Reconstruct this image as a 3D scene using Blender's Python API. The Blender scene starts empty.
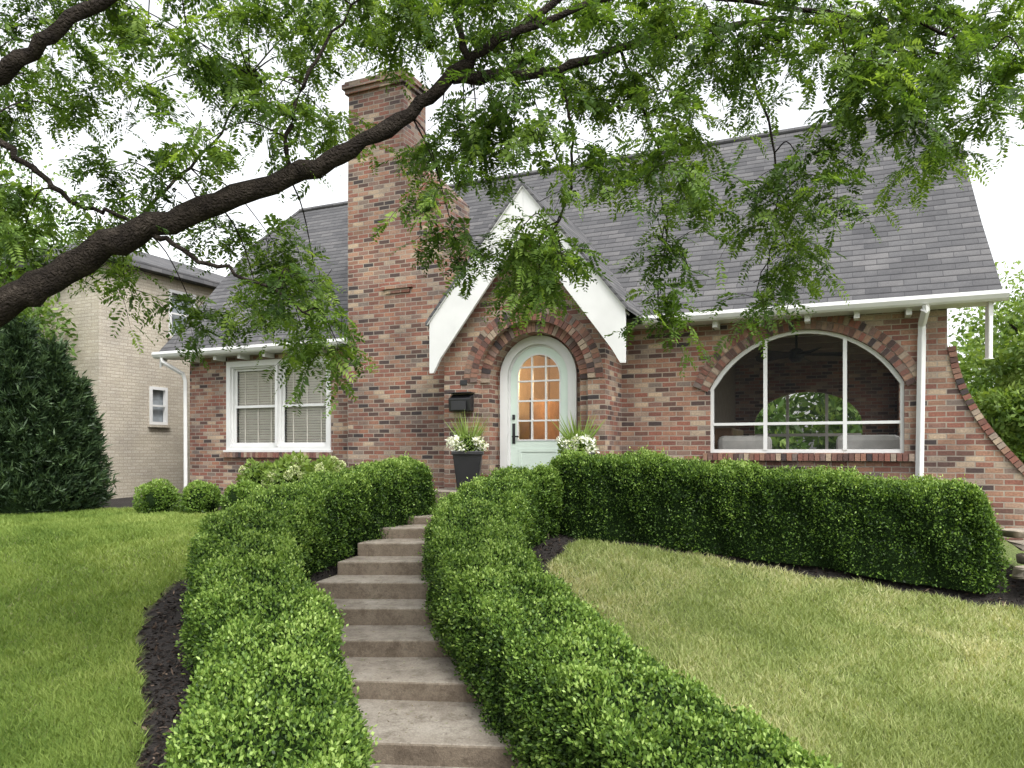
import bpy, math, random
import numpy as np
from mathutils import Vector, Matrix
from mathutils.geometry import tessellate_polygon
rng=np.random.default_rng(7); random.seed(7)
scene=bpy.context.scene
COL=scene.collection

# ------------------------------------------------------------ materials
def new_mat(name):
    m=bpy.data.materials.new(name); m.use_nodes=True
    nt=m.node_tree; nt.nodes.clear()
    out=nt.nodes.new('ShaderNodeOutputMaterial')
    b=nt.nodes.new('ShaderNodeBsdfPrincipled')
    nt.links.new(b.outputs[0],out.inputs[0])
    return m,nt,b,out
def ramp(nt,stops,interp='LINEAR'):
    r=nt.nodes.new('ShaderNodeValToRGB'); r.color_ramp.interpolation=interp
    el=r.color_ramp.elements
    while len(el)<len(stops): el.new(0.5)
    for e,(p,c) in zip(el,stops):
        e.position=p; e.color=(c[0],c[1],c[2],1)
    return r
def noise(nt,scale,detail=4,vec=None,rough=.5):
    n=nt.nodes.new('ShaderNodeTexNoise'); n.inputs['Scale'].default_value=scale
    n.inputs['Detail'].default_value=detail; n.inputs['Roughness'].default_value=rough
    if vec is not None: nt.links.new(vec,n.inputs['Vector'])
    return n
def coord(nt): return nt.nodes.new('ShaderNodeTexCoord').outputs['Object']
def bump(nt,b,h,strength=.3,dist=.01,prev=None):
    n=nt.nodes.new('ShaderNodeBump'); n.inputs['Strength'].default_value=strength
    n.inputs['Distance'].default_value=dist
    nt.links.new(h,n.inputs['Height'])
    if prev is not None: nt.links.new(prev,n.inputs['Normal'])
    nt.links.new(n.outputs[0],b.inputs['Normal']); return n.outputs[0]
def mixc(nt,fac,a,b,mode='MIX'):
    m=nt.nodes.new('ShaderNodeMix'); m.data_type='RGBA'; m.blend_type=mode
    for s,v in ((m.inputs[0],fac),(m.inputs[6],a),(m.inputs[7],b)):
        if isinstance(v,(int,float)): s.default_value=v
        elif isinstance(v,tuple): s.default_value=(v[0],v[1],v[2],1)
        else: nt.links.new(v,s)
    return m.outputs[2]
def math_(nt,op,a,b=0.0):
    m=nt.nodes.new('ShaderNodeMath'); m.operation=op
    for s,v in ((m.inputs[0],a),(m.inputs[1],b)):
        if isinstance(v,(int,float)): s.default_value=v
        else: nt.links.new(v,s)
    return m.outputs[0]
def sc(stops,k): return [(p,tuple(x*k for x in c)) for p,c in stops]

def simple(name,c,rough=.6,var=.15,scale=6,bmp=.1,metal=0,spec=.5):
    m,nt,b,o=new_mat(name); co=coord(nt)
    n=noise(nt,scale,5,co)
    r=ramp(nt,[(.3,tuple(x*(1-var) for x in c)),(.7,tuple(min(1,x*(1+var)) for x in c))])
    nt.links.new(n.outputs[0],r.inputs[0]); nt.links.new(r.outputs[0],b.inputs['Base Color'])
    b.inputs['Roughness'].default_value=rough; b.inputs['Metallic'].default_value=metal
    b.inputs['Specular IOR Level'].default_value=spec
    n2=noise(nt,scale*12,3,co); bump(nt,b,n2.outputs[0],bmp,.01)
    return m
def bark():
    m,nt,b,o=new_mat('bark'); co=coord(nt)
    n=noise(nt,9,8,co,.75); r=ramp(nt,[(.3,(.009,.007,.006)),(.55,(.03,.024,.019)),(.75,(.075,.062,.05))]); nt.links.new(n.outputs[0],r.inputs[0])
    v=nt.nodes.new('ShaderNodeTexVoronoi'); v.inputs['Scale'].default_value=38; v.feature='DISTANCE_TO_EDGE'
    dn=mixc(nt,.06,co,noise(nt,12,3,co).outputs[1]); nt.links.new(dn,v.inputs['Vector'])
    nt.links.new(r.outputs[0],b.inputs['Base Color']); b.inputs['Roughness'].default_value=.95; b.inputs['Specular IOR Level'].default_value=.12
    h=math_(nt,'ADD',math_(nt,'MULTIPLY',v.outputs[0],1.2),n.outputs[0]); bump(nt,b,h,1.0,.035); return m
BRICK_STOPS=sc([(0,(.05,.04,.042)),(.15,(.14,.075,.06)),(.27,(.31,.125,.088)),(.38,(.19,.085,.068)),(.48,(.38,.23,.155)),(.58,(.27,.115,.085)),(.68,(.21,.17,.148)),(.8,(.36,.17,.11)),(.9,(.36,.285,.225)),(1,(.54,.41,.29))],.76)
def brick_mat(name,stops=BRICK_STOPS,mortar=(.29,.255,.215),bw=.215,rh=.074,var=1):
    m,nt,b,o=new_mat(name); co=coord(nt)
    s=nt.nodes.new('ShaderNodeSeparateXYZ'); nt.links.new(co,s.inputs[0])
    h=math_(nt,'ADD',s.outputs[0],s.outputs[1])
    c=nt.nodes.new('ShaderNodeCombineXYZ'); nt.links.new(h,c.inputs[0]); nt.links.new(s.outputs[2],c.inputs[1])
    wob=noise(nt,5,2,co); 
    vm=nt.nodes.new('ShaderNodeVectorMath'); vm.operation='SCALE'; nt.links.new(wob.outputs[1],vm.inputs[0]); vm.inputs[3].default_value=.014
    va=nt.nodes.new('ShaderNodeVectorMath'); nt.links.new(c.outputs[0],va.inputs[0]); nt.links.new(vm.outputs[0],va.inputs[1])
    br=nt.nodes.new('ShaderNodeTexBrick'); nt.links.new(va.outputs[0],br.inputs['Vector'])
    br.inputs['Color1'].default_value=(0,0,0,1); br.inputs['Color2'].default_value=(1,1,1,1)
    br.inputs['Mortar'].default_value=(.5,.5,.5,1)
    br.inputs['Scale'].default_value=1; br.inputs['Brick Width'].default_value=bw; br.inputs['Row Height'].default_value=rh
    br.inputs['Mortar Size'].default_value=.0085; br.inputs['Mortar Smooth'].default_value=.25
    r=ramp(nt,stops); nt.links.new(br.outputs[0],r.inputs[0])
    n=noise(nt,1.1,6,co,.65); n2=noise(nt,40,4,co)
    c1=mixc(nt,.6,r.outputs[0],n2.outputs[0],'OVERLAY')
    rr=ramp(nt,[(.32,(.58,.57,.58)),(.5,(.95,.93,.9)),(.68,(1.2,1.17,1.1))]); nt.links.new(n.outputs[0],rr.inputs[0])
    # soot / weathering builds up toward the top of the stack
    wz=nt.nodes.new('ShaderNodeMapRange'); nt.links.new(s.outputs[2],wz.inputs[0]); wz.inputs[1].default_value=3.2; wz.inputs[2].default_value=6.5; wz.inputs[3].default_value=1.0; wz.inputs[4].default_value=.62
    c2=mixc(nt,1.0*var,c1,rr.outputs[0],'MULTIPLY')
    mo=mixc(nt,1.0*var,mortar,rr.outputs[0],'MULTIPLY')
    c3=mixc(nt,br.outputs[1],c2,mo)
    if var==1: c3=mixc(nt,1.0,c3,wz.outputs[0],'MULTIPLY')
    nt.links.new(c3,b.inputs['Base Color']); b.inputs['Roughness'].default_value=.85
    inv=math_(nt,'SUBTRACT',1.0,br.outputs[1])
    hh=math_(nt,'ADD',inv,math_(nt,'MULTIPLY',n2.outputs[0],.5))
    bump(nt,b,hh,.8,.009)
    return m
def ringbrick_mat():
    m,nt,b,o=new_mat('arch_brick'); a=nt.nodes.new('ShaderNodeAttribute'); a.attribute_name='rnd'
    r=ramp(nt,sc(BRICK_STOPS,.85)); nt.links.new(a.outputs['Fac'],r.inputs[0])
    n2=noise(nt,40,4,coord(nt)); c=mixc(nt,.5,r.outputs[0],n2.outputs[0],'OVERLAY')
    nt.links.new(c,b.inputs['Base Color']); b.inputs['Roughness'].default_value=.85
    bump(nt,b,n2.outputs[0],.4,.006); return m
def shingle_mat(name,axis,k,g=1.0):
    m,nt,b,o=new_mat(name); co=coord(nt)
    s=nt.nodes.new('ShaderNodeSeparateXYZ'); nt.links.new(co,s.inputs[0])
    wn=noise(nt,2.5,2,co); z0=math_(nt,'MULTIPLY',s.outputs[2],k); z=math_(nt,'ADD',z0,math_(nt,'MULTIPLY',wn.outputs[0],.02))
    c=nt.nodes.new('ShaderNodeCombineXYZ'); nt.links.new(s.outputs[axis],c.inputs[0]); nt.links.new(z,c.inputs[1])
    br=nt.nodes.new('ShaderNodeTexBrick'); nt.links.new(c.outputs[0],br.inputs['Vector'])
    br.inputs['Color1'].default_value=(0,0,0,1); br.inputs['Color2'].default_value=(1,1,1,1); br.inputs['Mortar'].default_value=(.35,.35,.35,1)
    br.inputs['Scale'].default_value=1; br.inputs['Brick Width'].default_value=.31; br.inputs['Row Height'].default_value=.135
    br.inputs['Mortar Size'].default_value=.004; br.inputs['Mortar Smooth'].default_value=.3
    r=ramp(nt,sc([(0,(.066,.066,.069)),(.5,(.086,.086,.089)),(1,(.112,.11,.111))],g)); nt.links.new(br.outputs[0],r.inputs[0])
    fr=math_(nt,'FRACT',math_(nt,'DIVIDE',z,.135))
    n=noise(nt,1.4,6,co,.7); rr=ramp(nt,[(.3,(.72,.72,.74)),(.7,(1.22,1.2,1.18))]); nt.links.new(n.outputs[0],rr.inputs[0])
    c2=mixc(nt,1.0,r.outputs[0],rr.outputs[0],'MULTIPLY')
    row_shadow=ramp(nt,[(0,(.22,.22,.22)),(.12,(.35,.35,.35)),(.22,(1,1,1)),(.9,(1.1,1.1,1.1))]); nt.links.new(fr,row_shadow.inputs[0])  # shadow line along each shingle row, painted into the colour
    c2=mixc(nt,.85,c2,row_shadow.outputs[0],'MULTIPLY')
    c3=mixc(nt,br.outputs[1],c2,(.04,.04,.043))
    n2=noise(nt,90,3,co); c4=mixc(nt,.5,c3,n2.outputs[0],'OVERLAY')
    nt.links.new(c4,b.inputs['Base Color']); b.inputs['Roughness'].default_value=.9; b.inputs['Specular IOR Level'].default_value=.25
    hh=math_(nt,'ADD',math_(nt,'MULTIPLY',math_(nt,'SUBTRACT',1.0,fr),1.0),math_(nt,'MULTIPLY',br.outputs[0],.3))
    bump(nt,b,hh,.8,.02); return m
def leaf_mat(name,stops,trans=.3,rough=.5,spec=.3):
    m,nt,b,o=new_mat(name); a=nt.nodes.new('ShaderNodeAttribute'); a.attribute_name='rnd'
    r=ramp(nt,stops); nt.links.new(a.outputs['Fac'],r.inputs[0])
    nt.links.new(r.outputs[0],b.inputs['Base Color']); b.inputs['Roughness'].default_value=rough
    b.inputs['Specular IOR Level'].default_value=spec
    if trans>0:
        t=nt.nodes.new('ShaderNodeBsdfTranslucent')
        c=mixc(nt,1.0,r.outputs[0],(1.5,1.5,.6),'MULTIPLY'); nt.links.new(c,t.inputs[0])
        mx=nt.nodes.new('ShaderNodeMixShader'); mx.inputs[0].default_value=trans
        nt.links.new(b.outputs[0],mx.inputs[1]); nt.links.new(t.outputs[0],mx.inputs[2]); nt.links.new(mx.outputs[0],o.inputs[0])
    return m
def glass_mat(name,opac,c,rough=.05,gl=.25):
    m,nt,b,o=new_mat(name)
    tr=nt.nodes.new('ShaderNodeBsdfTransparent'); n=noise(nt,1.2,2,coord(nt))
    r=ramp(nt,[(.3,c),(.7,tuple(x*1.3 for x in c))]); nt.links.new(n.outputs[0],r.inputs[0]); nt.links.new(r.outputs[0],b.inputs['Base Color'])
    b.inputs['Roughness'].default_value=rough; b.inputs['Specular IOR Level'].default_value=gl*2
    mx=nt.nodes.new('ShaderNodeMixShader'); mx.inputs[0].default_value=opac
    nt.links.new(tr.outputs[0],mx.inputs[1]); nt.links.new(b.outputs[0],mx.inputs[2]); nt.links.new(mx.outputs[0],o.inputs[0]); return m

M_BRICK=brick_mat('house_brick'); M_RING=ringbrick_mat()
M_MORTAR=simple('mortar',(.26,.225,.19),.9)
M_WHITE=simple('white_paint',(.62,.62,.61),.45,.05,3,.05)
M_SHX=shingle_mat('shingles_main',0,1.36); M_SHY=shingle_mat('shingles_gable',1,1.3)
M_PAINTBR=brick_mat('cream_brick',[(0,(.40,.36,.29)),(1,(.47,.43,.36))],(.36,.32,.26),var=.4)
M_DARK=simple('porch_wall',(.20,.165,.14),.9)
M_CEIL=simple('porch_ceiling',(.5,.5,.48),.8,.05)
M_HALL=simple('hall_plaster',(.65,.5,.33),.8,.08)
M_WOOD=simple('floor_wood',(.2,.11,.05),.5,.3)
M_DOOR=simple('door_paint',(.56,.65,.58),.4,.04,3,.03)
M_BLACK=simple('black_metal',(.015,.015,.017),.4,.2)
M_FAN=simple('fan_paint',(.012,.011,.010),.7,.2)
M_CLAY=simple('clay',(.45,.3,.2),.8)
M_STONE=simple('limestone',(.24,.205,.16),.9,.4,7,.7)
M_BARK=bark()
M_FABRIC=simple('white_fabric',(.7,.68,.64),.9)
M_BLIND=simple('blind_slats',(.74,.70,.61),.6,.05)
M_SCREEN=glass_mat('screen',.16,(.02,.022,.025),.6,.05)
M_GLASS=glass_mat('glass',.12,(.05,.06,.06),.03,1.0)
def conc():
    m,nt,b,o=new_mat('concrete'); co=coord(nt)
    n=noise(nt,2.2,7,co,.7); r=ramp(nt,sc([(.3,(.15,.125,.10)),(.48,(.27,.235,.19)),(.72,(.38,.345,.29))],.82)); nt.links.new(n.outputs[0],r.inputs[0])
    n2=noise(nt,60,5,co,.7); c=mixc(nt,.6,r.outputs[0],n2.outputs[0],'OVERLAY')
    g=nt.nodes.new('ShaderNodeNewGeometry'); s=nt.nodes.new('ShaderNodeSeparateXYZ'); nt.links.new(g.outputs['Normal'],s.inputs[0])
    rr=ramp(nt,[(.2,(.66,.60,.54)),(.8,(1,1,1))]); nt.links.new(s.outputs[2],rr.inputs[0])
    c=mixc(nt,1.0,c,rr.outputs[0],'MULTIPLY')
    n3=noise(nt,7,6,co,.8); st_=ramp(nt,[(.38,(.45,.42,.38)),(.5,(1,1,1))]); nt.links.new(n3.outputs[0],st_.inputs[0]); c=mixc(nt,.6,c,st_.outputs[0],'MULTIPLY')
    nt.links.new(c,b.inputs['Base Color']); b.inputs['Roughness'].default_value=.9; bump(nt,b,n2.outputs[0],.6,.012); return m
M_CONC=conc()

# ------------------------------------------------------------ mesh helpers
def link(ob,parent=None):
    COL.objects.link(ob)
    if parent is not None: ob.parent=parent
    return ob
def mesh_obj(name,verts,faces,mat,parent=None,smooth=False,rnd=None):
    me=bpy.data.meshes.new(name); me.from_pydata([tuple(v) for v in verts],[],[tuple(f) for f in faces]); me.update()
    if mat: me.materials.append(mat)
    if smooth: me.polygons.foreach_set('use_smooth',[True]*len(me.polygons))
    if rnd is not None:
        a=me.attributes.new('rnd','FLOAT','POINT'); a.data.foreach_set('value',np.asarray(rnd,dtype=np.float32))
    return link(bpy.data.objects.new(name,me),parent)
def fast_mesh(name,V,n,mat,parent=None,rnd=None):
    V=np.ascontiguousarray(V,dtype=np.float32).reshape(-1,3); F=len(V)//n
    me=bpy.data.meshes.new(name); me.vertices.add(len(V)); me.vertices.foreach_set('co',V.ravel())
    me.loops.add(len(V)); me.loops.foreach_set('vertex_index',np.arange(len(V),dtype=np.int32))
    me.polygons.add(F); me.polygons.foreach_set('loop_start',np.arange(0,len(V),n,dtype=np.int32))
    me.update(calc_edges=True); me.materials.append(mat)
    if rnd is not None:
        a=me.attributes.new('rnd','FLOAT','POINT'); a.data.foreach_set('value',np.repeat(np.clip(rnd,0,1).astype(np.float32),n))
    return link(bpy.data.objects.new(name,me),parent)
def empty(name,loc=(0,0,0),rot=0):
    e=bpy.data.objects.new(name,None); e.location=loc; e.rotation_euler=(0,0,rot); COL.objects.link(e); return e
BOXF=[(0,3,2,1),(4,5,6,7),(0,1,5,4),(1,2,6,5),(2,3,7,6),(3,0,4,7)]
def box(name,x0,x1,y0,y1,z0,z1,mat,parent=None,bev=0):
    v=[(x0,y0,z0),(x1,y0,z0),(x1,y1,z0),(x0,y1,z0),(x0,y0,z1),(x1,y0,z1),(x1,y1,z1),(x0,y1,z1)]
    o=mesh_obj(name,v,BOXF,mat,parent)
    if bev:
        m=o.modifiers.new('b','BEVEL'); m.width=bev; m.segments=2
    return o
def hexa(name,v8,mat,parent=None,bev=0):
    o=mesh_obj(name,v8,BOXF,mat,parent)
    if bev:
        m=o.modifiers.new('b','BEVEL'); m.width=bev; m.segments=2
    return o
def slab(name,outline,y0,y1,mat,parent=None,holes=()):
    loops=[[Vector((p[0],p[1],0)) for p in outline]]+[[Vector((p[0],p[1],0)) for p in h] for h in holes]
    tris=tessellate_polygon(loops); flat=[p for l in loops for p in l]; n=len(flat)
    v=[(p.x,y0,p.y) for p in flat]+[(p.x,y1,p.y) for p in flat]
    f=[]
    for t in tris:
        a,b,c=[flat[i] for i in t]
        cr=(b.x-a.x)*(c.y-a.y)-(b.y-a.y)*(c.x-a.x)
        t=tuple(t) if cr>0 else tuple(reversed(t))
        f.append(t); f.append(tuple(i+n for i in reversed(t)))
    s=0
    for l in loops:
        k=len(l)
        for i in range(k):
            a=s+i;b=s+(i+1)%k; f.append((a,b,b+n,a+n))
        s+=k
    o=mesh_obj(name,v,f,mat,parent); 
    import bmesh
    bm=bmesh.new(); bm.from_mesh(o.data); bmesh.ops.recalc_face_normals(bm,faces=bm.faces); bm.to_mesh(o.data); bm.free()
    return o
def slab_side(name,outline,x0,x1,mat,par,holes=()):
    o=slab(name,outline,x0,x1,mat,par,holes)
    for v in o.data.vertices: v.co=(v.co.y,v.co.x,v.co.z)
    o.data.flip_normals(); return o
def tube_data(pts,rad,seg=8):
    pts=[Vector(p) for p in pts]; V=[];F=[]
    n=len(pts)
    for i,p in enumerate(pts):
        d=(pts[min(i+1,n-1)]-pts[max(i-1,0)]).normalized()
        a=d.cross(Vector((0,0,1))) if abs(d.z)<.95 else d.cross(Vector((1,0,0)))
        a.normalize(); b=d.cross(a)
        for k in range(seg):
            t=2*math.pi*k/seg; V.append(p+(a*math.cos(t)+b*math.sin(t))*rad[i])
    for i in range(n-1):
        for k in range(seg):
            F.append((i*seg+k,i*seg+(k+1)%seg,(i+1)*seg+(k+1)%seg,(i+1)*seg+k))
    F.append(tuple(range(seg))); F.append(tuple((n-1)*seg+k for k in reversed(range(seg))))
    return V,F
class Acc:
    def __init__(s): s.V=[];s.F=[];s.R=[]
    def add(s,V,F,r=0):
        o=len(s.V); s.V+=[tuple(v) for v in V]; s.F+=[tuple(i+o for i in f) for f in F]; s.R+=[r]*len(V)
    def make(s,name,mat,parent=None,smooth=False): return mesh_obj(name,s.V,s.F,mat,parent,smooth,s.R)
def smooth_path(pts,n=6):
    pts=[np.array(p,float) for p in pts]; P=[2*pts[0]-pts[1]]+pts+[2*pts[-1]-pts[-2]]; out=[]
    for i in range(1,len(P)-2):
        for k in range(n):
            t=k/n; a,b,c,d=P[i-1],P[i],P[i+1],P[i+2]
            out.append(.5*((2*b)+(c-a)*t+(2*a-5*b+4*c-d)*t*t+(3*b-a-3*c+d)*t**3))
    out.append(pts[-1]); return np.array(out)
def arc(cu,cz,rx,rz,a0,a1,n): return [(cu+rx*math.cos(a0+(a1-a0)*i/n),cz+rz*math.sin(a0+(a1-a0)*i/n)) for i in range(n+1)]
def norm(a): return a/np.maximum(np.linalg.norm(a,axis=-1,keepdims=True),1e-9)
def leaves(C,D,L,W,wv=None):
    N=len(C); 
    if wv is None: wv=rng.normal(size=(N,3))
    S=norm(np.cross(D,wv)); L=np.broadcast_to(L,(N,))[:,None]; W=np.broadcast_to(W,(N,))[:,None]
    return np.stack([C,C+D*L*.5+S*W*.5,C+D*L,C+D*L*.5-S*W*.5],axis=1).reshape(-1,3)

# ------------------------------------------------------------ terrain
def dist_poly(X,Y,P):
    d=np.full(X.shape,1e9)
    for a,b in zip(P[:-1],P[1:]):
        ax,ay=a[:2];bx,by=b[:2]; dx,dy=bx-ax,by-ay
        t=np.clip(((X-ax)*dx+(Y-ay)*dy)/(dx*dx+dy*dy),0,1)
        d=np.minimum(d,np.hypot(X-ax-t*dx,Y-ay-t*dy))
    return d
STEP=[(-.5,5.4,-2.12),(-.85,6.35,-1.96),(-1.22,7.1,-1.80),(-1.45,7.7,-1.625),(-1.5,8.2,-1.443),(-1.36,8.65,-1.289),(-1.22,9.1,-1.128),(-1.1,9.55,-.993),(-1.0,10.0,-.89)]
HL=smooth_path([(-1.16,3.2),(-1.42,4.4),(-1.70,5.4),(-2.10,6.35),(-2.50,7.1),(-2.78,7.8),(-2.74,8.5),(-2.40,9.2),(-1.97,9.9),(-1.6,10.5),(-1.3,10.9)],4)
HR=smooth_path([(1.75,2.8),(1.22,3.9),(.78,4.9),(.36,5.8),(-.02,6.8),(-.3,7.7),(-.44,8.6),(-.27,9.4),(.1,10.0),(.5,10.35)],4)
HC=np.array([(.55,10.45),(1.5,10.02),(3.0,9.36),(4.3,8.78),(5.38,8.30)])
PATHC=[(-.3,3.0)]+[(a,b) for a,b,c in STEP]+[(-.7,10.6)]
EU=np.array([.9134,-.4072]); EV=np.array([.4072,.9134]); O0=np.array([-7.18,15.3])
def to_uv(X,Y): 
    dx=X-O0[0]; dy=Y-O0[1]; return dx*EU[0]+dy*EU[1], dx*EV[0]+dy*EV[1]
def to_w(u,v,z): return (O0[0]+u*EU[0]+v*EV[0],O0[1]+u*EU[1]+v*EV[1],z)
def gz(X,Y,cut=True):
    z=np.interp(Y,[-5,2.5,4,5.4,6.35,7.1,8.2,9.2,10,11.5,16],[-2.46,-2.46,-2.38,-2.15,-1.98,-1.82,-1.52,-1.25,-1.12,-1.08,-1.1])
    z=z+.015*np.sin(X*1.3+Y*.7)+.01*np.sin(X*2.9-Y*1.7)
    if cut:
        d=dist_poly(X,Y,PATHC); z=z-.4*np.clip((.8-d)/.2,0,1)
    return z
def bedmask(X,Y):
    dl=dist_poly(X,Y,HL); dr=dist_poly(X,Y,HR); dc=dist_poly(X,Y,HC); dp=dist_poly(X,Y,PATHC)
    w=.05*np.sin(X*5+Y*3)+.03*np.sin(Y*11-X*4)
    u,v=to_uv(X,Y)
    m=(dl+w<.92)|(dr+w<np.where(Y>7.2,.85,.6))|(dc+w<.58)|(dp<.8)|((v+w>-1.2)&(u>.3)&(u<13.7)&(v<7))|((v+w>-1.3)&(v<3)&(u>-3)&(u<=.5))
    return m
def axis(segs):
    out=[]
    for a,b,s in segs: out+=list(np.arange(a,b,s))
    out.append(segs[-1][1]); return np.array(out)
gx=axis([(-600,-100,100),(-100,-20,10),(-20,-9,1),(-9,8,.09),(8,20,1),(20,100,10),(100,600,100)])
gy=axis([(-200,-20,30),(-20,2,2),(2,13,.09),(13,20,.5),(20,100,10),(100,900,100)])
GX,GY=np.meshgrid(gx,gy); GZ=gz(GX,GY); BM=bedmask(GX,GY).astype(float)
nx,ny=len(gx),len(gy)
V=np.stack([GX,GY,GZ],-1).reshape(-1,3)
idx=np.arange(nx*ny).reshape(ny,nx)
Fq=np.stack([idx[:-1,:-1],idx[:-1,1:],idx[1:,1:],idx[1:,:-1]],-1).reshape(-1,4)
me=bpy.data.meshes.new('ground'); me.vertices.add(len(V)); me.vertices.foreach_set('co',V.astype(np.float32).ravel())
me.loops.add(Fq.size); me.loops.foreach_set('vertex_index',Fq.astype(np.int32).ravel())
me.polygons.add(len(Fq)); me.polygons.foreach_set('loop_start',np.arange(0,Fq.size,4,dtype=np.int32)); me.update(calc_edges=True)
a=me.attributes.new('rnd','FLOAT','POINT'); a.data.foreach_set('value',BM.ravel().astype(np.float32))
m,nt,b,o=new_mat('ground_mat'); co=coord(nt)
n=noise(nt,1.2,4,co); n2=noise(nt,45,5,co,.7)
r=ramp(nt,[(.35,(.10,.135,.035)),(.65,(.19,.205,.075))]); nt.links.new(n.outputs[0],r.inputs[0])
g1=mixc(nt,.6,r.outputs[0],n2.outputs[0],'OVERLAY')
r2=ramp(nt,[(.35,(.006,.005,.004)),(.6,(.022,.016,.013)),(.75,(.05,.036,.028))]); nt.links.new(n2.outputs[0],r2.inputs[0])
at=nt.nodes.new('ShaderNodeAttribute'); at.attribute_name='rnd'
c=mixc(nt,at.outputs['Fac'],g1,r2.outputs[0]); nt.links.new(c,b.inputs['Base Color']); b.inputs['Roughness'].default_value=.95
bump(nt,b,n2.outputs[0],.8,.03); me.materials.append(m)
link(bpy.data.objects.new('ground',me))

def blades(name,N,xlo,xhi,green,off=0):
    Y=4.2+ (13.5-4.2)*rng.random(N)**1.35; X=(xlo+(xhi-xlo)*rng.random(N))*Y
    u,v=to_uv(X,Y); k=(~bedmask(X,Y))&(v<-.9)
    X=X[k];Y=Y[k]; Z=gz(X,Y); n=len(X)
    tuft=np.clip(.5+.5*np.sin(X*7.3+2*np.sin(Y*5.1))*np.sin(Y*6.9+2*np.sin(X*4.7)),0,1)
    h=(.028+.045*rng.random(n))*(.8+.5*tuft); w=.0035+.0008*Y*rng.random(n)
    ang=rng.random(n)*6.283; lean=rng.normal(size=(n,2))*.6
    C=np.stack([X,Y,Z-.004],-1); S=np.stack([np.cos(ang),np.sin(ang),0*ang],-1)*w[:,None]
    T=C+np.stack([lean[:,0]*h,lean[:,1]*h,h],-1)
    V=np.stack([C-S,C+S,T],1).reshape(-1,3)
    pat=.45+.18*np.sin(X*1.7+Y*.9)+.14*np.sin(X*.8-Y*2.3+1)+.14*np.sin(5.1*X+2*np.sin(4.3*Y))+.15*(tuft-.5)+off*np.clip((Y-5.5)/3,0,1)
    return fast_mesh(name,V,3,green,None,pat*.62+.5*rng.random(n)-.08)
MG1=leaf_mat('grass_green',[(0,(.085,.145,.028)),(.5,(.19,.265,.06)),(1,(.36,.41,.14))],.25,.6,.15)
MG2=leaf_mat('grass_dry',[(0,(.14,.19,.05)),(.5,(.28,.335,.12)),(1,(.54,.51,.30))],.25,.6,.15)
blades('lawn_grass',280000,-.78,-.12,MG1)
blades('lawn_grass',280000,.0,.78,MG2,.25)
N=60000; Y=4+7.5*rng.random(N)**1.2; X=(-.7+1.45*rng.random(N))*Y; k=bedmask(X,Y)&(dist_poly(X,Y,PATHC)>.6); X=X[k];Y=Y[k];n=len(X)
D=norm(rng.normal(size=(n,3))*np.array([1,1,.35])); C=np.stack([X,Y,gz(X,Y)+.008+.012*rng.random(n)],-1)
fast_mesh('mulch',leaves(C,D,.03+.05*rng.random(n),.012+.016*rng.random(n),np.array([0,0,1.])+rng.normal(size=(n,3))*.4),4,
  leaf_mat('mulch_mat',[(0,(.007,.006,.005)),(.6,(.022,.016,.013)),(.93,(.07,.05,.038)),(1,(.16,.12,.09))],.0,.9,.1),None,rng.random(n))

# ------------------------------------------------------------ steps & walk
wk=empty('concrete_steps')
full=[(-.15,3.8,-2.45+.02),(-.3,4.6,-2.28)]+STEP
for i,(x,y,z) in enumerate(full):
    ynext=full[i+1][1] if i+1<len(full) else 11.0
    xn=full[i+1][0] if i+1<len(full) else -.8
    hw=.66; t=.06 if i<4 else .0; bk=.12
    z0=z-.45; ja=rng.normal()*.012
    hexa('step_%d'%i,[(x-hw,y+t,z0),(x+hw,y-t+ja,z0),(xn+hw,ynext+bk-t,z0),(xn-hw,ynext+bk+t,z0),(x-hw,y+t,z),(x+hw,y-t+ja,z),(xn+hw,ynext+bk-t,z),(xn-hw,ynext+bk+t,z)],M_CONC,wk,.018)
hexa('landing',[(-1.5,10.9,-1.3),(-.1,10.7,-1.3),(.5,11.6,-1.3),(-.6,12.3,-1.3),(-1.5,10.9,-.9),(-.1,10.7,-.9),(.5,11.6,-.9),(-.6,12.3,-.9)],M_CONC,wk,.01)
# a few fallen leaflets and debris on the treads
nn=900; si=rng.integers(2,len(full)-1,nn); C=[]
for q in si:
    x,y,z=full[q]; y2=full[q+1][1]; C.append((x+random.uniform(-.6,.6)*1.0,y+.05+(y2-y-.06)*random.random()**.6,z+.003))
C=np.array(C); D=norm(rng.normal(size=(nn,3))*np.array([1,1,.1]))
fast_mesh('fallen_leaves',leaves(C,D,.02+.02*rng.random(nn),.008,np.array([0,0,1.])+rng.normal(size=(nn,3))*.2),4,leaf_mat('debris',[(0,(.05,.035,.02)),(.6,(.16,.13,.05)),(1,(.14,.2,.05))],0),None,rng.random(nn))
sw=box('sidewalk',-60,60,-.2,1.6,-2.7,-2.40,M_CONC)
box('walk_link',-.9,.6,1.6,3.9,-2.7,-2.41,M_CONC,wk)
m_as=simple('asphalt',(.05,.05,.052),.9,.2,8,.5)
box('road',-120,120,-10.5,-3.0,-2.7,-2.44,m_as)
box('kerb',-120,120,-3.0,-2.85,-2.7,-2.32,M_CONC)

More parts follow.
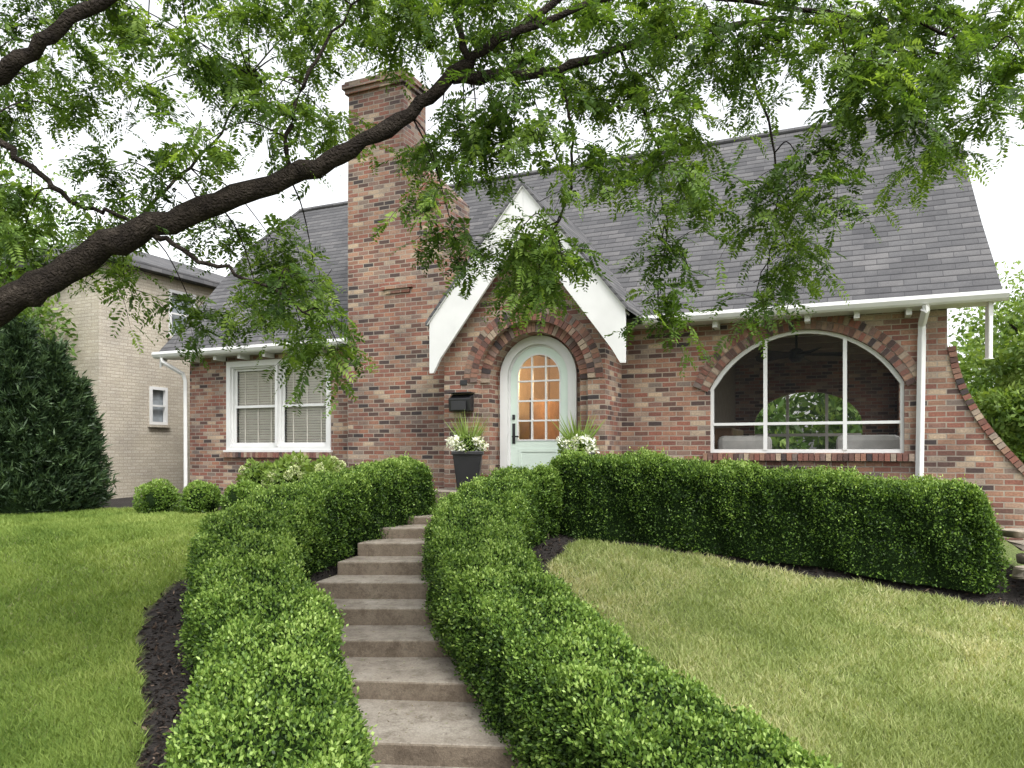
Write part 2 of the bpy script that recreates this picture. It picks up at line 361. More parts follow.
# ------------------------------------------------------------ house
H=empty('brick_house',(O0[0],O0[1],0),math.atan2(-.4072,.9134))
R=1.44; cz=1.70-R; a0=math.asin((.92-cz)/R)
arcw=[(12.22+R*math.cos(t),cz+R*math.sin(t)) for t in np.linspace(a0,math.pi-a0,24)]
arcw[0]=(13.5,.92); arcw[-1]=(10.94,.92)
bigwin=[(10.94,-.04),(13.5,-.04)]+arcw
lwin=[(1.53,.03),(4.02,.03),(4.02,1.72),(1.53,1.72)]
doorpass=[(7.5,-.6),(9.3,-.6),(9.3,1.95),(7.5,1.95)]
front=[(.5,-1.3),(15.6,-1.3),(15.6,-.82),(15.3,-.74),(15.05,-.55),(14.8,-.27),(14.55,.05),(14.35,.35),(14.18,.68),(14.06,1.02),(14.0,1.4),(14.0,1.97),(.5,1.97)]
slab('front_wall',front,.3,.55,M_BRICK,H,[lwin,bigwin,doorpass])
cop=Acc(); pts=smooth_path([(15.6,-.82),(15.3,-.74),(15.05,-.55),(14.8,-.27),(14.55,.05),(14.35,.35),(14.18,.68),(14.06,1.02),(14.0,1.4)],6)
def rbrick(acc,q,y0,y1):
    y0+=random.uniform(-.006,.006)
    v=[(q[0][0],y0,q[0][1]),(q[1][0],y0,q[1][1]),(q[1][0],y1,q[1][1]),(q[0][0],y1,q[0][1]),(q[3][0],y0,q[3][1]),(q[2][0],y0,q[2][1]),(q[2][0],y1,q[2][1]),(q[3][0],y1,q[3][1])]
    acc.add(v,BOXF,random.random())
L=np.concatenate([[0],np.cumsum(np.hypot(*np.diff(pts,axis=0).T))]); s=0
while s+.075<L[-1]:
    p=[np.array([np.interp(t,L,pts[:,0]),np.interp(t,L,pts[:,1])]) for t in (s,s+.064)]
    d=p[1]-p[0]; nn=np.array([d[1],-d[0]])/np.linalg.norm(d)
    rbrick(cop,[p[0],p[1],p[1]+nn*.09,p[0]+nn*.09],.27,.58); s+=.075
cop.make('flare_coping',M_RING,H)
def ring(acc,cu,cz,r0,r1,t0,t1,y0,y1,bw=.072):
    n=max(3,int((t1-t0)*(r0+r1)/2/bw))
    for i in range(n):
        ta=t0+(t1-t0)*(i+.06)/n; tb=t0+(t1-t0)*(i+.94)/n
        q=[(cu+r0*math.cos(tb),cz+r0*math.sin(tb)),(cu+r0*math.cos(ta),cz+r0*math.sin(ta)),(cu+r1*math.cos(ta),cz+r1*math.sin(ta)),(cu+r1*math.cos(tb),cz+r1*math.sin(tb))]
        rbrick(acc,q,y0,y1)
rg=Acc()
ring(rg,12.22,cz,R+.005,R+.115,a0-.05,math.pi-a0+.05,.275,.33)
ring(rg,12.22,cz,R+.125,R+.235,a0-.05,math.pi-a0+.05,.27,.33)
for (a,bb,z) in ((1.43,4.12,-.045),(10.85,13.6,-.05)):
    s=a
    while s<bb: rbrick(rg,[(s,z-.1),(s+.064,z-.1),(s+.064,z),(s,z)],.22,.36); s+=.073
DC=8.44; SP=1.05
ring(rg,DC,SP,.905,1.015,0,math.pi,-.625,-.56); ring(rg,DC,SP,1.025,1.135,0,math.pi,-.615,-.56)
ring(rg,DC,SP,.745,.9,0,math.pi,-.505,-.45)
rg.make('arch_bricks',M_RING,H)
md=Acc()
def backing(cu,cz,r0,r1,t0,t1,y,n=40):
    V=[];F=[]
    for i in range(n+1):
        t=t0+(t1-t0)*i/n
        for r in (r0,r1): V.append((cu+r*math.cos(t),y,cz+r*math.sin(t)))
    for i in range(n): F.append((2*i,2*i+1,2*i+3,2*i+2))
    md.add(V,F)
backing(12.22,cz,R+.004,R+.24,a0-.05,math.pi-a0+.05,.286)
backing(DC,SP,.903,1.14,0,math.pi,-.606); backing(DC,SP,.742,.9,0,math.pi,-.487)
md.make('arch_mortar',M_MORTAR,H)
gout=[(6.95,-1.3),(9.6,-1.3),(9.6,2.36),(8.42,3.76),(6.95,2.02)]
def archhole(r,b,c=DC,sp=SP): return [(c-r,b),(c+r,b)]+arc(c,sp,r,r,0,math.pi,28)
slab('entry_wall',gout,-.6,-.48,M_BRICK,H,[archhole(.9,-.6)])
gin=[(7.02,-1.3),(9.54,-1.3),(9.54,2.3),(8.42,3.6),(7.02,1.98)]
slab('entry_wall_inner',gin,-.479,-.2,M_BRICK,H,[archhole(.74,-.6)])
box('entry_side_r',9.35,9.598,-.478,.299,-1.3,2.3,M_BRICK,H); box('entry_side_l',6.96,7.1,-.478,.299,-1.3,2.0,M_BRICK,H)
dc=8.40
slab('door_surround',[(7.3,-.62),(9.33,-.62),(9.33,2.1),(7.3,2.1)],-.198,-.13,M_BRICK,H,[archhole(.60,-.6,dc,1.14)])
def arched(cu,hw,b,sp,r): return [(cu-hw,b),(cu+hw,b)]+arc(cu,sp,r,r,0,math.pi,24)
slab('door_frame',arched(dc,.64,-.6,1.14,.64),-.245,-.19,M_WHITE,H,[arched(dc,.51,-.59,1.14,.51)])
slab('door_frame_inner',arched(dc,.525,-.6,1.14,.525),-.188,-.12,M_WHITE,H,[arched(dc,.48,-.585,1.14,.48)])
slab('door_leaf',arched(dc,.478,-.58,1.14,.478),-.18,-.135,M_DOOR,H,[arched(dc,.35,.16,1.14,.35)])
for x in (-.117,.117): box('muntin',dc+x-.013,dc+x+.013,-.183,-.14,.16,1.14+math.sqrt(.35**2-.117**2),M_WHITE,H)
for z in (.46,.77,1.08,1.3): box('muntin',dc-math.sqrt(max(.0,.345**2-max(0,z-1.14)**2)),dc+math.sqrt(max(.0,.345**2-max(0,z-1.14)**2)),-.181,-.142,z-.013,z+.013,M_WHITE,H)
slab('glass_bead',arched(dc,.365,.145,1.14,.365),-.19,-.178,M_WHITE,H,[arched(dc,.345,.165,1.14,.345)])
slab('door_panel',[(dc-.34,-.45),(dc+.34,-.45),(dc+.34,.02),(dc-.34,.02)],-.19,-.181,M_DOOR,H,[[(dc-.29,-.4),(dc+.29,-.4),(dc+.29,-.03),(dc-.29,-.03)]])
slab('door_glass',arched(dc,.35,.16,1.14,.35),-.16,-.156,M_GLASS,H)
box('door_handle_plate',dc-.45,dc-.40,-.19,-.18,.1,.42,M_BLACK,H); box('door_lever',dc-.44,dc-.33,-.23,-.215,.2,.225,M_BLACK,H); box('door_lever_stem',dc-.435,dc-.415,-.216,-.18,.2,.225,M_BLACK,H)
box('door_lock',dc-.45,dc-.40,-.2,-.185,.48,.56,M_BLACK,H,.01)
box('porch_slab',7.0,8.75,-1.5,-.2,-1.3,-.6,M_CONC,H,.01); box('porch_slab_side',8.751,9.7,-.85,-.2,-1.3,-.602,M_CONC,H,.01)
slab('bargeboard_l',[(6.83,2.02),(8.42,3.93),(8.42,3.22),(7.02,1.42),(6.9,1.2),(6.83,1.2)],-.86,-.81,M_WHITE,H)
slab('bargeboard_r',[(9.97,2.02),(8.424,3.93),(8.424,3.22),(9.78,1.42),(9.9,1.22),(9.97,1.22)],-.86,-.81,M_WHITE,H)
slab('bargeboard_trim',[(6.80,2.02),(8.42,3.97),(10.0,2.02),(10.0,1.95),(8.42,3.89),(6.80,1.95)],-.89,-.862,M_WHITE,H)
def sheet(name,pts,th,mat):
    p=[Vector(q) for q in pts]; V=p+[q-Vector((0,0,th)) for q in p]; n=len(p)
    F=[tuple(range(n)),tuple(reversed(range(n,2*n)))]+[(i,i+n,(i+1)%n+n,(i+1)%n) for i in range(n)]
    return mesh_obj(name,V,F,mat,H)
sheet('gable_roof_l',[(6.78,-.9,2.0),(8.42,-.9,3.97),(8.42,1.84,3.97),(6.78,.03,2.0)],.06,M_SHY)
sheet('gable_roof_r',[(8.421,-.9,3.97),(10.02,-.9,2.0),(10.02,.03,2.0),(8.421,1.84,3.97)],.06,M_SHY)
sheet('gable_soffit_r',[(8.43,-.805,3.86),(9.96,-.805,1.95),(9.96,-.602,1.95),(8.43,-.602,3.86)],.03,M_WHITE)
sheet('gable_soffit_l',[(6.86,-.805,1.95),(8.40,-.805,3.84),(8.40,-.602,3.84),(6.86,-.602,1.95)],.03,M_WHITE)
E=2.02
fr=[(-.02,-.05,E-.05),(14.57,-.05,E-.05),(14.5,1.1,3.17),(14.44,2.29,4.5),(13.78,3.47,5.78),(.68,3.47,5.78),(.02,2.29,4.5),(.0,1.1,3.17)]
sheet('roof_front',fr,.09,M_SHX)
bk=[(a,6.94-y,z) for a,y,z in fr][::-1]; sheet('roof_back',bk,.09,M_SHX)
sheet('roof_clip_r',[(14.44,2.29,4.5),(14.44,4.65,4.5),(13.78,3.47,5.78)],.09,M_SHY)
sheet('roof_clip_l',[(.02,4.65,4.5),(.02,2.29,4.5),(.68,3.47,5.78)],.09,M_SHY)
tb=Acc()
tv,tf=tube_data([(.68,3.47,5.79),(13.78,3.47,5.79)],[.06,.06],6); tb.add(tv,tf)
for s_ in ((13.78,14.46),(.68,.0)):
    for yy in (2.27,4.67):
        tv,tf=tube_data([(s_[0],3.47,5.79),(s_[1],yy,4.51)],[.045,.045],6); tb.add(tv,tf)
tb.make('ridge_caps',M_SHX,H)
for x in (.01,14.42):
    for s_ in (0,1):
        q=[(-.02,E-.14),(2.29,4.40),(2.29,4.20),(-.02,E-.34)]; q=[(y if s_==0 else 6.94-y,z) for y,z in q]
        V=[(x,y,z) for y,z in q]+[(x+.05,y,z) for y,z in q]
        mesh_obj('rake_board',V,[(0,1,2,3),(7,6,5,4),(0,4,5,1),(1,5,6,2),(2,6,7,3),(3,7,4,0)],M_WHITE,H)
ew=[(.552,-1.3),(6.5,-1.3),(6.5,1.95),(4.6,4.2),(2.34,4.2),(.552,2.1)]
slab_side('end_wall',ew,.5,.75,M_BRICK,H)
slab_side('end_wall',ew,13.75,13.998,M_BRICK,H,[[(.9,-.1),(3.1,-.1),(3.1,1.7),(.9,1.7)],[(3.4,-.1),(5.8,-.1),(5.8,1.7),(3.4,1.7)]])
slab('back_wall',[(.5,-1.3),(14,-1.3),(14,1.97),(.5,1.97)],6.502,6.64,M_BRICK,H,[[(10.9,-.3),(13.1,-.3)]+arc(12.0,.55,1.1,.72,0,math.pi,20)])
for x in (11.6,12.4): box('back_mullion',x-.03,x+.03,6.52,6.6,-.3,1.22,M_WHITE,H)
box('back_rail',10.92,13.08,6.53,6.59,.3,.36,M_WHITE,H)
box('ceiling',.76,13.74,.56,6.49,1.97,2.0,M_CEIL,H)
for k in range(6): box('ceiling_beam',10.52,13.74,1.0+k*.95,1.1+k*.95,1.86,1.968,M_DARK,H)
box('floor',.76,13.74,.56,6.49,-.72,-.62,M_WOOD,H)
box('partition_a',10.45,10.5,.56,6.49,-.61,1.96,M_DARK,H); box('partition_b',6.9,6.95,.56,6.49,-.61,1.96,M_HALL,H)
box('partition_c',9.9,9.95,.56,3.99,-.61,1.96,M_HALL,H); box('hall_back',6.96,9.89,4.0,4.05,-.61,1.96,M_HALL,H)
box('hall_doorway',7.7,8.5,3.96,3.99,-.61,1.5,M_WOOD,H); box('hall_picture',8.8,9.4,3.95,3.99,.3,1.1,M_WOOD,H); box('hall_picture_mat',8.87,9.33,3.93,3.949,.38,1.02,M_FABRIC,H)
box('hall_console',7.6,9.0,3.4,3.9,.1,.16,M_WOOD,H)
box('hall_stair_wall',7.75,7.82,1.0,2.6,-.6,.9,M_WOOD,H)
m_em,nt,b,o=new_mat('lamp_glass'); b.inputs['Base Color'].default_value=(1,.8,.5,1); b.inputs['Emission Color'].default_value=(1,.66,.3,1); b.inputs['Emission Strength'].default_value=12
bpy.ops.mesh.primitive_uv_sphere_add(segments=20,ring_count=12,radius=.13,location=(8.6,1.9,1.2)); l=bpy.context.object; l.name='hall_lamp'; l.parent=H; l.data.materials.append(m_em)
tv,tf=tube_data([(8.6,1.9,1.33),(8.6,1.9,1.97)],[.012,.012],6); mesh_obj('hall_lamp_cord',tv,tf,M_BLACK,H)
ld=bpy.data.lights.new('hall_light','POINT'); ld.energy=110; ld.color=(1,.70,.38); ld.shadow_soft_size=.15; lo=bpy.data.objects.new('hall_light',ld); lo.location=(8.6,1.5,1.2); link(lo,H)
box('soffit',.05,14.5,.0,.299,1.86,1.885,M_WHITE,H)
for (a,bb) in ((-.06,4.72),(10.03,14.62)):
    g=Acc(); prof=[(-.02,1.98),(-.15,1.98),(-.16,1.93),(-.13,1.88),(-.10,1.855),(-.02,1.855)]
    V=[(a,y,z) for y,z in prof]+[(bb,y,z) for y,z in prof]; n=6
    g.add(V,[tuple(range(n)),tuple(reversed(range(n,2*n)))]+[(i,i+n,(i+1)%n+n,(i+1)%n) for i in range(n)])
    g.make('gutter',M_WHITE,H)
u=10.4
while u<14:
    box('rafter_tail',u,u+.07,.02,.28,1.77,1.859,M_WHITE,H); u+=.62
u=.8
while u<4.6:
    box('rafter_tail',u,u+.07,.02,.28,1.77,1.859,M_WHITE,H); u+=.62
def dspout(name,pts,w=.045):
    tv,tf=tube_data(pts,[w]*len(pts),4); o=mesh_obj(name,tv,tf,M_WHITE,H); mo=o.modifiers.new('b','BEVEL'); mo.width=.01
dspout('downspout',[(13.72,-.09,1.87),(13.72,-.09,1.80),(13.70,.2,1.66),(13.70,.22,1.5),(13.66,.23,-1.2)],.055)
dspout('downspout',[(.15,-.09,1.87),(.16,-.09,1.78),(.42,.2,1.55),(.46,.22,1.4),(.46,.23,-1.2)],.05)
dspout('downspout',[(14.5,.5,1.95),(14.5,.52,1.2)],.05)
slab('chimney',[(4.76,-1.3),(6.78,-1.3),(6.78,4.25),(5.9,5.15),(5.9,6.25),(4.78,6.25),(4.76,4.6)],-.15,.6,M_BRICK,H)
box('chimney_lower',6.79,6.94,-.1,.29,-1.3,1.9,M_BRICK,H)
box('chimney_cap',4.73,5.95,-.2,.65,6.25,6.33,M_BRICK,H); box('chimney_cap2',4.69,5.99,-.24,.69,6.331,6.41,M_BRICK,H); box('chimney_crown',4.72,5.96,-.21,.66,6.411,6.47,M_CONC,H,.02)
tv,tf=tube_data([(5.3,.25,6.47),(5.3,.25,6.65),(5.3,.25,6.68)],[.14,.12,.15],16); mesh_obj('chimney_pot',tv,tf,M_CLAY,H)
box('chimney_ledge',5.5,6.1,-.21,-.151,2.75,2.82,M_BRICK,H); box('chimney_ledge2',5.56,6.04,-.18,-.151,2.68,2.749,M_BRICK,H)
fl=Acc(); 
for dx in (-.09,.09):
    tv,tf=tube_data([(6.66+dx,-.16,2.02),(6.66+dx*1.6,-.27,1.96)],[.03,.06],10); fl.add(tv,tf)
fl.make('floodlight',M_WHITE,H)
tv=[(7.1,-.72,.6),(7.48,-.72,.6),(7.48,-.6,.6),(7.1,-.6,.6),(7.1,-.75,.8),(7.48,-.75,.8),(7.48,-.6,.88),(7.1,-.6,.88)]
hexa('mailbox',tv,M_BLACK,H,.012); box('mailbox_lid',7.085,7.495,-.765,-.601,.885,.9,M_BLACK,H,.005); box('mailbox_flap',7.16,7.42,-.765,-.755,.62,.76,M_BLACK,H,.004)
box('house_plaque',7.24,7.36,-.615,-.601,1.02,1.1,M_BLACK,H,.005)
def dh(u0,u1,z0,z1):
    fw=.05
    slab('window_frame',[(u0,z0),(u1,z0),(u1,z1),(u0,z1)],.33,.43,M_WHITE,H,[[(u0+fw,z0+fw),(u1-fw,z0+fw),(u1-fw,z1-fw),(u0+fw,z1-fw)]])
    zm=(z0+z1)/2
    for (a,bb,y) in ((z0+fw,zm+.02,.37),(zm-.02,z1-fw,.395)):
        slab('sash',[(u0+fw,a),(u1-fw,a),(u1-fw,bb),(u0+fw,bb)],y,y+.024,M_WHITE,H,[[(u0+fw+.045,a+.045),(u1-fw-.045,a+.045),(u1-fw-.045,bb-.045),(u0+fw+.045,bb-.045)]])
        box('pane',u0+fw+.03,u1-fw-.03,y+.01,y+.014,a+.03,bb-.03,M_GLASS,H)
    ac=Acc(); z=z0+.08
    while z<z1-.06:
        ac.add([(u0+.08,.452,z+.017),(u1-.08,.452,z+.017),(u1-.08,.472,z-.022),(u0+.08,.472,z-.022),(u0+.08,.452,z+.02),(u1-.08,.452,z+.02),(u1-.08,.472,z-.019),(u0+.08,.472,z-.019)],BOXF); z+=.05
    ac.make('blinds',M_BLIND,H)
    for f in (.22,.5,.78): box('blind_tape',u0+(u1-u0)*f-.012,u0+(u1-u0)*f+.012,.446,.449,z0+.06,z1-.06,M_BLIND,H)
dh(1.58,2.76,.05,1.66); dh(2.79,3.97,.05,1.66)
slab('window_casing',[(1.5,.0),(4.05,.0),(4.05,1.75),(1.5,1.75)],.28,.329,M_WHITE,H,[[(1.6,.07),(3.95,.07),(3.95,1.64),(1.6,1.64)]])
box('mull',2.745,2.805,.27,.36,.072,1.638,M_WHITE,H); box('sill',1.46,4.09,.24,.34,-.04,-.001,M_WHITE,H)
ins=.045
inner=[(10.94+ins,.01),(13.5-ins,.01)]+[(12.22+(x-12.22)*(1-ins/1.28),z-ins if z>.95 else z-.02) for x,z in arcw]
slab('arch_window_frame',[(p[0],p[1]) for p in bigwin],.36,.43,M_WHITE,H,[inner])
def ztop(u): return cz+math.sqrt(R*R-(u-12.22)**2)-.03
for u in (11.716,12.77): box('arch_mullion',u-.026,u+.026,.35,.41,.0,ztop(u),M_WHITE,H)
box('arch_rail',10.98,13.46,.352,.408,.36,.4,M_WHITE,H)
slab('screen',[(10.96,-.02),(13.48,-.02)]+[(12.22+(x-12.22)*.985,z-.02) for x,z in arcw],.385,.388,M_SCREEN,H)
fa=Acc(); FX,FY=12.05,1.9
tv,tf=tube_data([(FX,FY,1.97),(FX,FY,1.60)],[.02,.02],8); fa.add(tv,tf)
tv,tf=tube_data([(FX,FY,1.64),(FX,FY,1.59),(FX,FY,1.48),(FX,FY,1.42)],[.06,.12,.12,.06],16); fa.add(tv,tf)
for k in range(5):
    t=k*2*math.pi/5+.15; d=Vector((math.cos(t),math.sin(t),-.03)); s=Vector((-math.sin(t),math.cos(t),.45))
    c=Vector((FX,FY,1.54)); V=[c+d*.1-s*.04,c+d*.7-s*.085,c+d*.75+s*.0,c+d*.7+s*.085,c+d*.1+s*.04]; V2=[v+Vector((0,0,.016)) for v in V]
    fa.add(V+V2,[tuple(reversed(range(5))),tuple(range(5,10))]+[(i,(i+1)%5,(i+1)%5+5,i+5) for i in range(5)])
fa.make('ceiling_fan',M_FAN,H)
for (a,bb) in ((10.95,11.75),(12.65,13.5)):
    box('porch_sofa_seat',a,bb,1.1,1.8,-.6,-.15,M_FABRIC,H,.06); box('porch_sofa_back',a,bb,.9,1.1,-.6,.22,M_FABRIC,H,.08)
    box('porch_sofa_arm',a,a+.16,1.1,1.8,-.6,.1,M_FABRIC,H,.05)
box('porch_table',11.9,12.5,2.6,3.2,-.6,-.2,M_WOOD,H,.02)
box('porch_cabinet',10.55,10.9,3.0,4.6,-.6,.4,M_WOOD,H,.02)

# ------------------------------------------------------------ neighbour house
NB=empty('painted_brick_house',(O0[0],O0[1],0),math.atan2(-.4072,.9134))
w1=[(1.6,.6),(2.1,.6),(2.1,1.5),(1.6,1.5)]; w2=[(2.15,2.75),(2.95,2.75),(2.95,3.9),(2.15,3.9)]
slab_side('side_wall',[(.3,-1.3),(10,-1.3),(10,4.3),(.3,4.3)],-2.45,-2.2,M_PAINTBR,NB,[w1,w2])
box('front_wall',-11,-2.46,.3,.55,-1.3,4.3,M_PAINTBR,NB); box('back_wall',-11,-2.46,9.7,10,-1.3,4.3,M_PAINTBR,NB); box('far_wall',-11.2,-11.01,.3,10,-1.3,4.3,M_PAINTBR,NB)
M_NBG=simple('nb_glass',(.30,.33,.35),.1,.2)
for w in (w1,w2):
    (y0,z0),(y1,z1)=w[0],w[2]
    fw=.07; zm=(z0+z1)/2
    slab_side('window_frame',w,-2.25,-2.17,M_WHITE,NB,[[(y0+fw,z0+fw),(y1-fw,z0+fw),(y1-fw,zm-.02),(y0+fw,zm-.02)],[(y0+fw,zm+.02),(y1-fw,zm+.02),(y1-fw,z1-fw),(y0+fw,z1-fw)]])
    slab_side('window_glass',w,-2.32,-2.31,M_NBG,NB)
    slab_side('window_sill',[(y0-.05,z0-.06),(y1+.05,z0-.06),(y1+.05,z0),(y0-.05,z0)],-2.2,-2.12,M_PAINTBR,NB)
rp=[(-1.9,0,4.3),(-1.9,10.3,4.3),(-11.5,10.3,4.3),(-11.5,0,4.3),(-6.7,3.6,6.0),(-6.7,6.7,6.0)]
mesh_obj('hip_roof',rp+[(x,y,z-.14) for x,y,z in rp[:4]],[(0,1,5,4),(1,2,5),(2,3,4,5),(3,0,4),(0,6,7,1),(1,7,8,2),(2,8,9,3),(3,9,6,0),(6,9,8,7)],M_SHY,NB)

# ------------------------------------------------------------ hedges
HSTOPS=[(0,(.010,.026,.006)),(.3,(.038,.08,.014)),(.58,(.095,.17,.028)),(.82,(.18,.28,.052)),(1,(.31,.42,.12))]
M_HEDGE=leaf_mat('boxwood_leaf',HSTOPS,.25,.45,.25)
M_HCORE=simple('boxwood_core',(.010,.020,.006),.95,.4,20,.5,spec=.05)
KV=rng.normal(size=(7,3)); KV=KV/np.linalg.norm(KV,axis=1)[:,None]*(2*np.pi/np.array([.9,.6,.45,.33,.26,.2,.14]))[:,None]; PH=rng.random(7)*6.28
AM=np.array([.03,.024,.02,.016,.013,.010,.008])
def lump(P): return sum(AM[i]*np.sin(P@KV[i]+PH[i]) for i in range(7))
def hedge(name,path,hw,hfun,dens,capend=.5,ll=.034):
    P=np.asarray(path)[:,:2]; L=np.concatenate([[0],np.cumsum(np.hypot(*np.diff(P,axis=0).T))]); T=L[-1]
    def surf(s,t,shrink=0,depth=0):
        x=np.interp(s,L,P[:,0]); y=np.interp(s,L,P[:,1])
        x2=np.interp(s+.15,L,P[:,0]); y2=np.interp(s+.15,L,P[:,1]); x1=np.interp(s-.15,L,P[:,0]); y1=np.interp(s-.15,L,P[:,1])
        tx,ty=x2-x1,y2-y1; q=np.hypot(tx,ty)+1e-9; tx/=q;ty/=q; nx_,ny_=ty,-tx
        cap=np.sqrt(np.clip(1-np.clip(1-np.minimum(s,T-s)/capend,0,1)**2.6,0.0,1))
        th=math.pi*t; c,sn=np.cos(th),np.sin(th)
        e=.38; sx=-np.sign(c)*np.abs(c)**e; sz=np.abs(sn)**e
        w=hw*cap; h=hfun(s/T)*(.35+.65*cap)
        px=x+nx_*sx*w; py=y+ny_*sx*w; g=gz(x,y,False)-.05; pz=g+sz*h
        Q=np.stack([px,py,pz],-1)
        N=norm(np.stack([nx_*sx*(np.abs(sx)**3+.02),ny_*sx*(np.abs(sx)**3+.02),sz**6*1.0],-1)+1e-6)
        ef=(1-cap)[:,None]; sg=np.where(s<T/2,-1,1)[:,None]
        N=norm(N+ef*2*sg*np.stack([tx,ty,0*tx],-1))
        return Q+N*(lump(Q)-shrink)[:,None],N
    ns,nt_=int(T/.06),56
    S,TT=np.meshgrid(np.linspace(.02,T-.02,ns),np.linspace(0,1,nt_),indexing='ij')
    Q,N=surf(S.ravel(),TT.ravel(),shrink=.07); id_=np.arange(ns*nt_).reshape(ns,nt_)
    F=np.stack([id_[:-1,:-1],id_[1:,:-1],id_[1:,1:],id_[:-1,1:]],-1).reshape(-1,4)
    par=empty(name)
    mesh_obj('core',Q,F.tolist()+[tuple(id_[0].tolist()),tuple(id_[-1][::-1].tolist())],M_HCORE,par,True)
    n=int(dens*T*(2*hw+1.7))
    s=rng.random(n)*T; k=rng.random(n)<.12; s[k]=np.where(rng.random(k.sum())<.5,rng.random(k.sum())*.35,T-rng.random(k.sum())*.35)
    a=rng.random(n); c=np.where(a<.34,0.5*(rng.random(n)**2.2),np.where(a<.68,1-.5*(rng.random(n)**2.2),0))
    top=a>=.68; xx=(rng.random(n)*2-1); c=np.where(top,np.arccos(-np.sign(xx)*np.abs(xx)**(1/.38))/math.pi,c)
    Q,N=surf(s,c)
    cell=np.sin(Q[:,0]*31+2*np.sin(Q[:,1]*23))*np.sin(Q[:,1]*29+2*np.sin(Q[:,2]*21))*np.sin(Q[:,2]*27+1)
    dp=rng.random(n)**1.5*.11+.015*(cell<-.1); up=rng.random(n)<.12
    out=np.where(up,rng.random(n)**1.7*.065,0)+np.clip(cell,0,1)*.018
    C=Q-N*dp[:,None]+N*out[:,None]+rng.normal(size=(n,3))*.007
    D=norm(N*.7+rng.normal(size=(n,3))*.65+np.array([0,0,.35]))
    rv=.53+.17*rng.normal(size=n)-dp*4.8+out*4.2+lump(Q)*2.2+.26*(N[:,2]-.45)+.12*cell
    fast_mesh('leaves',leaves(C,D,ll*(.6+.65*rng.random(n)),ll*.55*(.7+.6*rng.random(n))),4,M_HEDGE,par,rv)
    return par
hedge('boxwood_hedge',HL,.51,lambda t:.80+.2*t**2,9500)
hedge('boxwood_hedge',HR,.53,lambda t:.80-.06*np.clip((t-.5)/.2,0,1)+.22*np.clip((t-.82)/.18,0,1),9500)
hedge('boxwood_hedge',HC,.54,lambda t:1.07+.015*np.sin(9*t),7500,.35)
def blob(name,c,r,n,mat,ll,rz=None,parent=None,base=.5,core=M_HCORE,sd=.15):
    rz=rz or r; d=norm(rng.normal(size=(n,3))); S=np.array([r,r,rz]); Q=np.array(c)+d*S*(1-.22*rng.random(n)**1.5)[:,None]; Q=Q+d*(lump(Q)*1.2*min(1,r/.3))[:,None]
    D=norm(d*.7+rng.normal(size=(n,3))*.7+np.array([0,0,.25])); par=parent or empty(name)
    fast_mesh('leaves',leaves(Q,D,ll*(.7+.6*rng.random(n)),ll*.55),4,mat,par,base+sd*rng.normal(size=n)+lump(Q)*2+.2*d[:,2])
    if core:
        bpy.ops.mesh.primitive_uv_sphere_add(segments=20,ring_count=12,radius=1,location=c); o=bpy.context.object; o.name='core'; o.scale=(r*.8,r*.8,rz*.8); o.parent=par; o.data.materials.append(core)
    return par
for (x,y,r) in ((-5.92,12.55,.31),(-5.15,12.45,.32),(-4.42,12.3,.33)):
    blob('boxwood_bush',(x,y,-.84),r,4500,M_HEDGE,.045,r*.95,base=.58)
M_HYD=leaf_mat('hydrangea_leaf',[(0,(.06,.12,.02)),(1,(.24,.33,.08))],.3)
M_HYF=leaf_mat('hydrangea_flower',[(0,(.38,.44,.20)),(1,(.62,.65,.40))],.2)
hy=empty('hydrangea')
for (x,y,z,r) in ((-4.3,12.9,-.55,.36),(-3.7,12.6,-.55,.38),(-3.1,12.4,-.5,.36)):
    blob('x',(x,y,z),r,1300,M_HYD,.1,parent=hy)
    for k in range(6):
        d=norm(rng.normal(size=3)); d[2]=abs(d[2]); d[1]=-abs(d[1]); c=np.array([x,y,z])+d*r*1.02; blob('x',tuple(c),.075,240,M_HYF,.03,parent=hy,core=None)

# ------------------------------------------------------------ planters
M_PETAL=leaf_mat('petal_white',[(0,(.62,.64,.58)),(1,(.85,.85,.8))],.2)
def planter(x,y,z0,h,r):
    p=empty('flower_planter')
    w0=r*.68;w1=r
    tv=[(x-w0,y-w0,z0),(x+w0,y-w0,z0),(x+w0,y+w0,z0),(x-w0,y+w0,z0),(x-w1,y-w1,z0+h),(x+w1,y-w1,z0+h),(x+w1,y+w1,z0+h),(x-w1,y+w1,z0+h)]
    hexa('pot',tv,M_BLACK,p,.01); box('pot_rim',x-w1-.015,x+w1+.015,y-w1-.015,y+w1+.015,z0+h-.05,z0+h+.005,M_BLACK,p,.01)
    blob('x',(x,y,z0+h+.08),r*1.1,1100,M_HYD,.05,r*.8,parent=p)
    for k in range(44):
        a=random.uniform(0,6.28); q=random.uniform(.3,1.35)*r; c=(x+math.cos(a)*q,y+math.sin(a)*q,z0+h+.08+random.uniform(0,.17)-q*.25)
        blob('x',c,.042,34,M_PETAL,.046,parent=p,core=None,base=.7)
    n=80; a=rng.random(n)*6.28; t=.2+.75*rng.random(n)
    D=norm(np.stack([np.cos(a)*t,np.sin(a)*t,np.ones(n)],-1)); C=np.tile(np.array([x,y,z0+h]),(n,1))
    fast_mesh('spikes',leaves(C,D,.4+.28*rng.random(n),.02),4,M_HYD,p,.6+.3*rng.random(n))
planter(-.66,11.25,-.6,.58,.22)
c=to_w(9.30,-.9,-.6); planter(c[0],c[1],-.6,.56,.2)

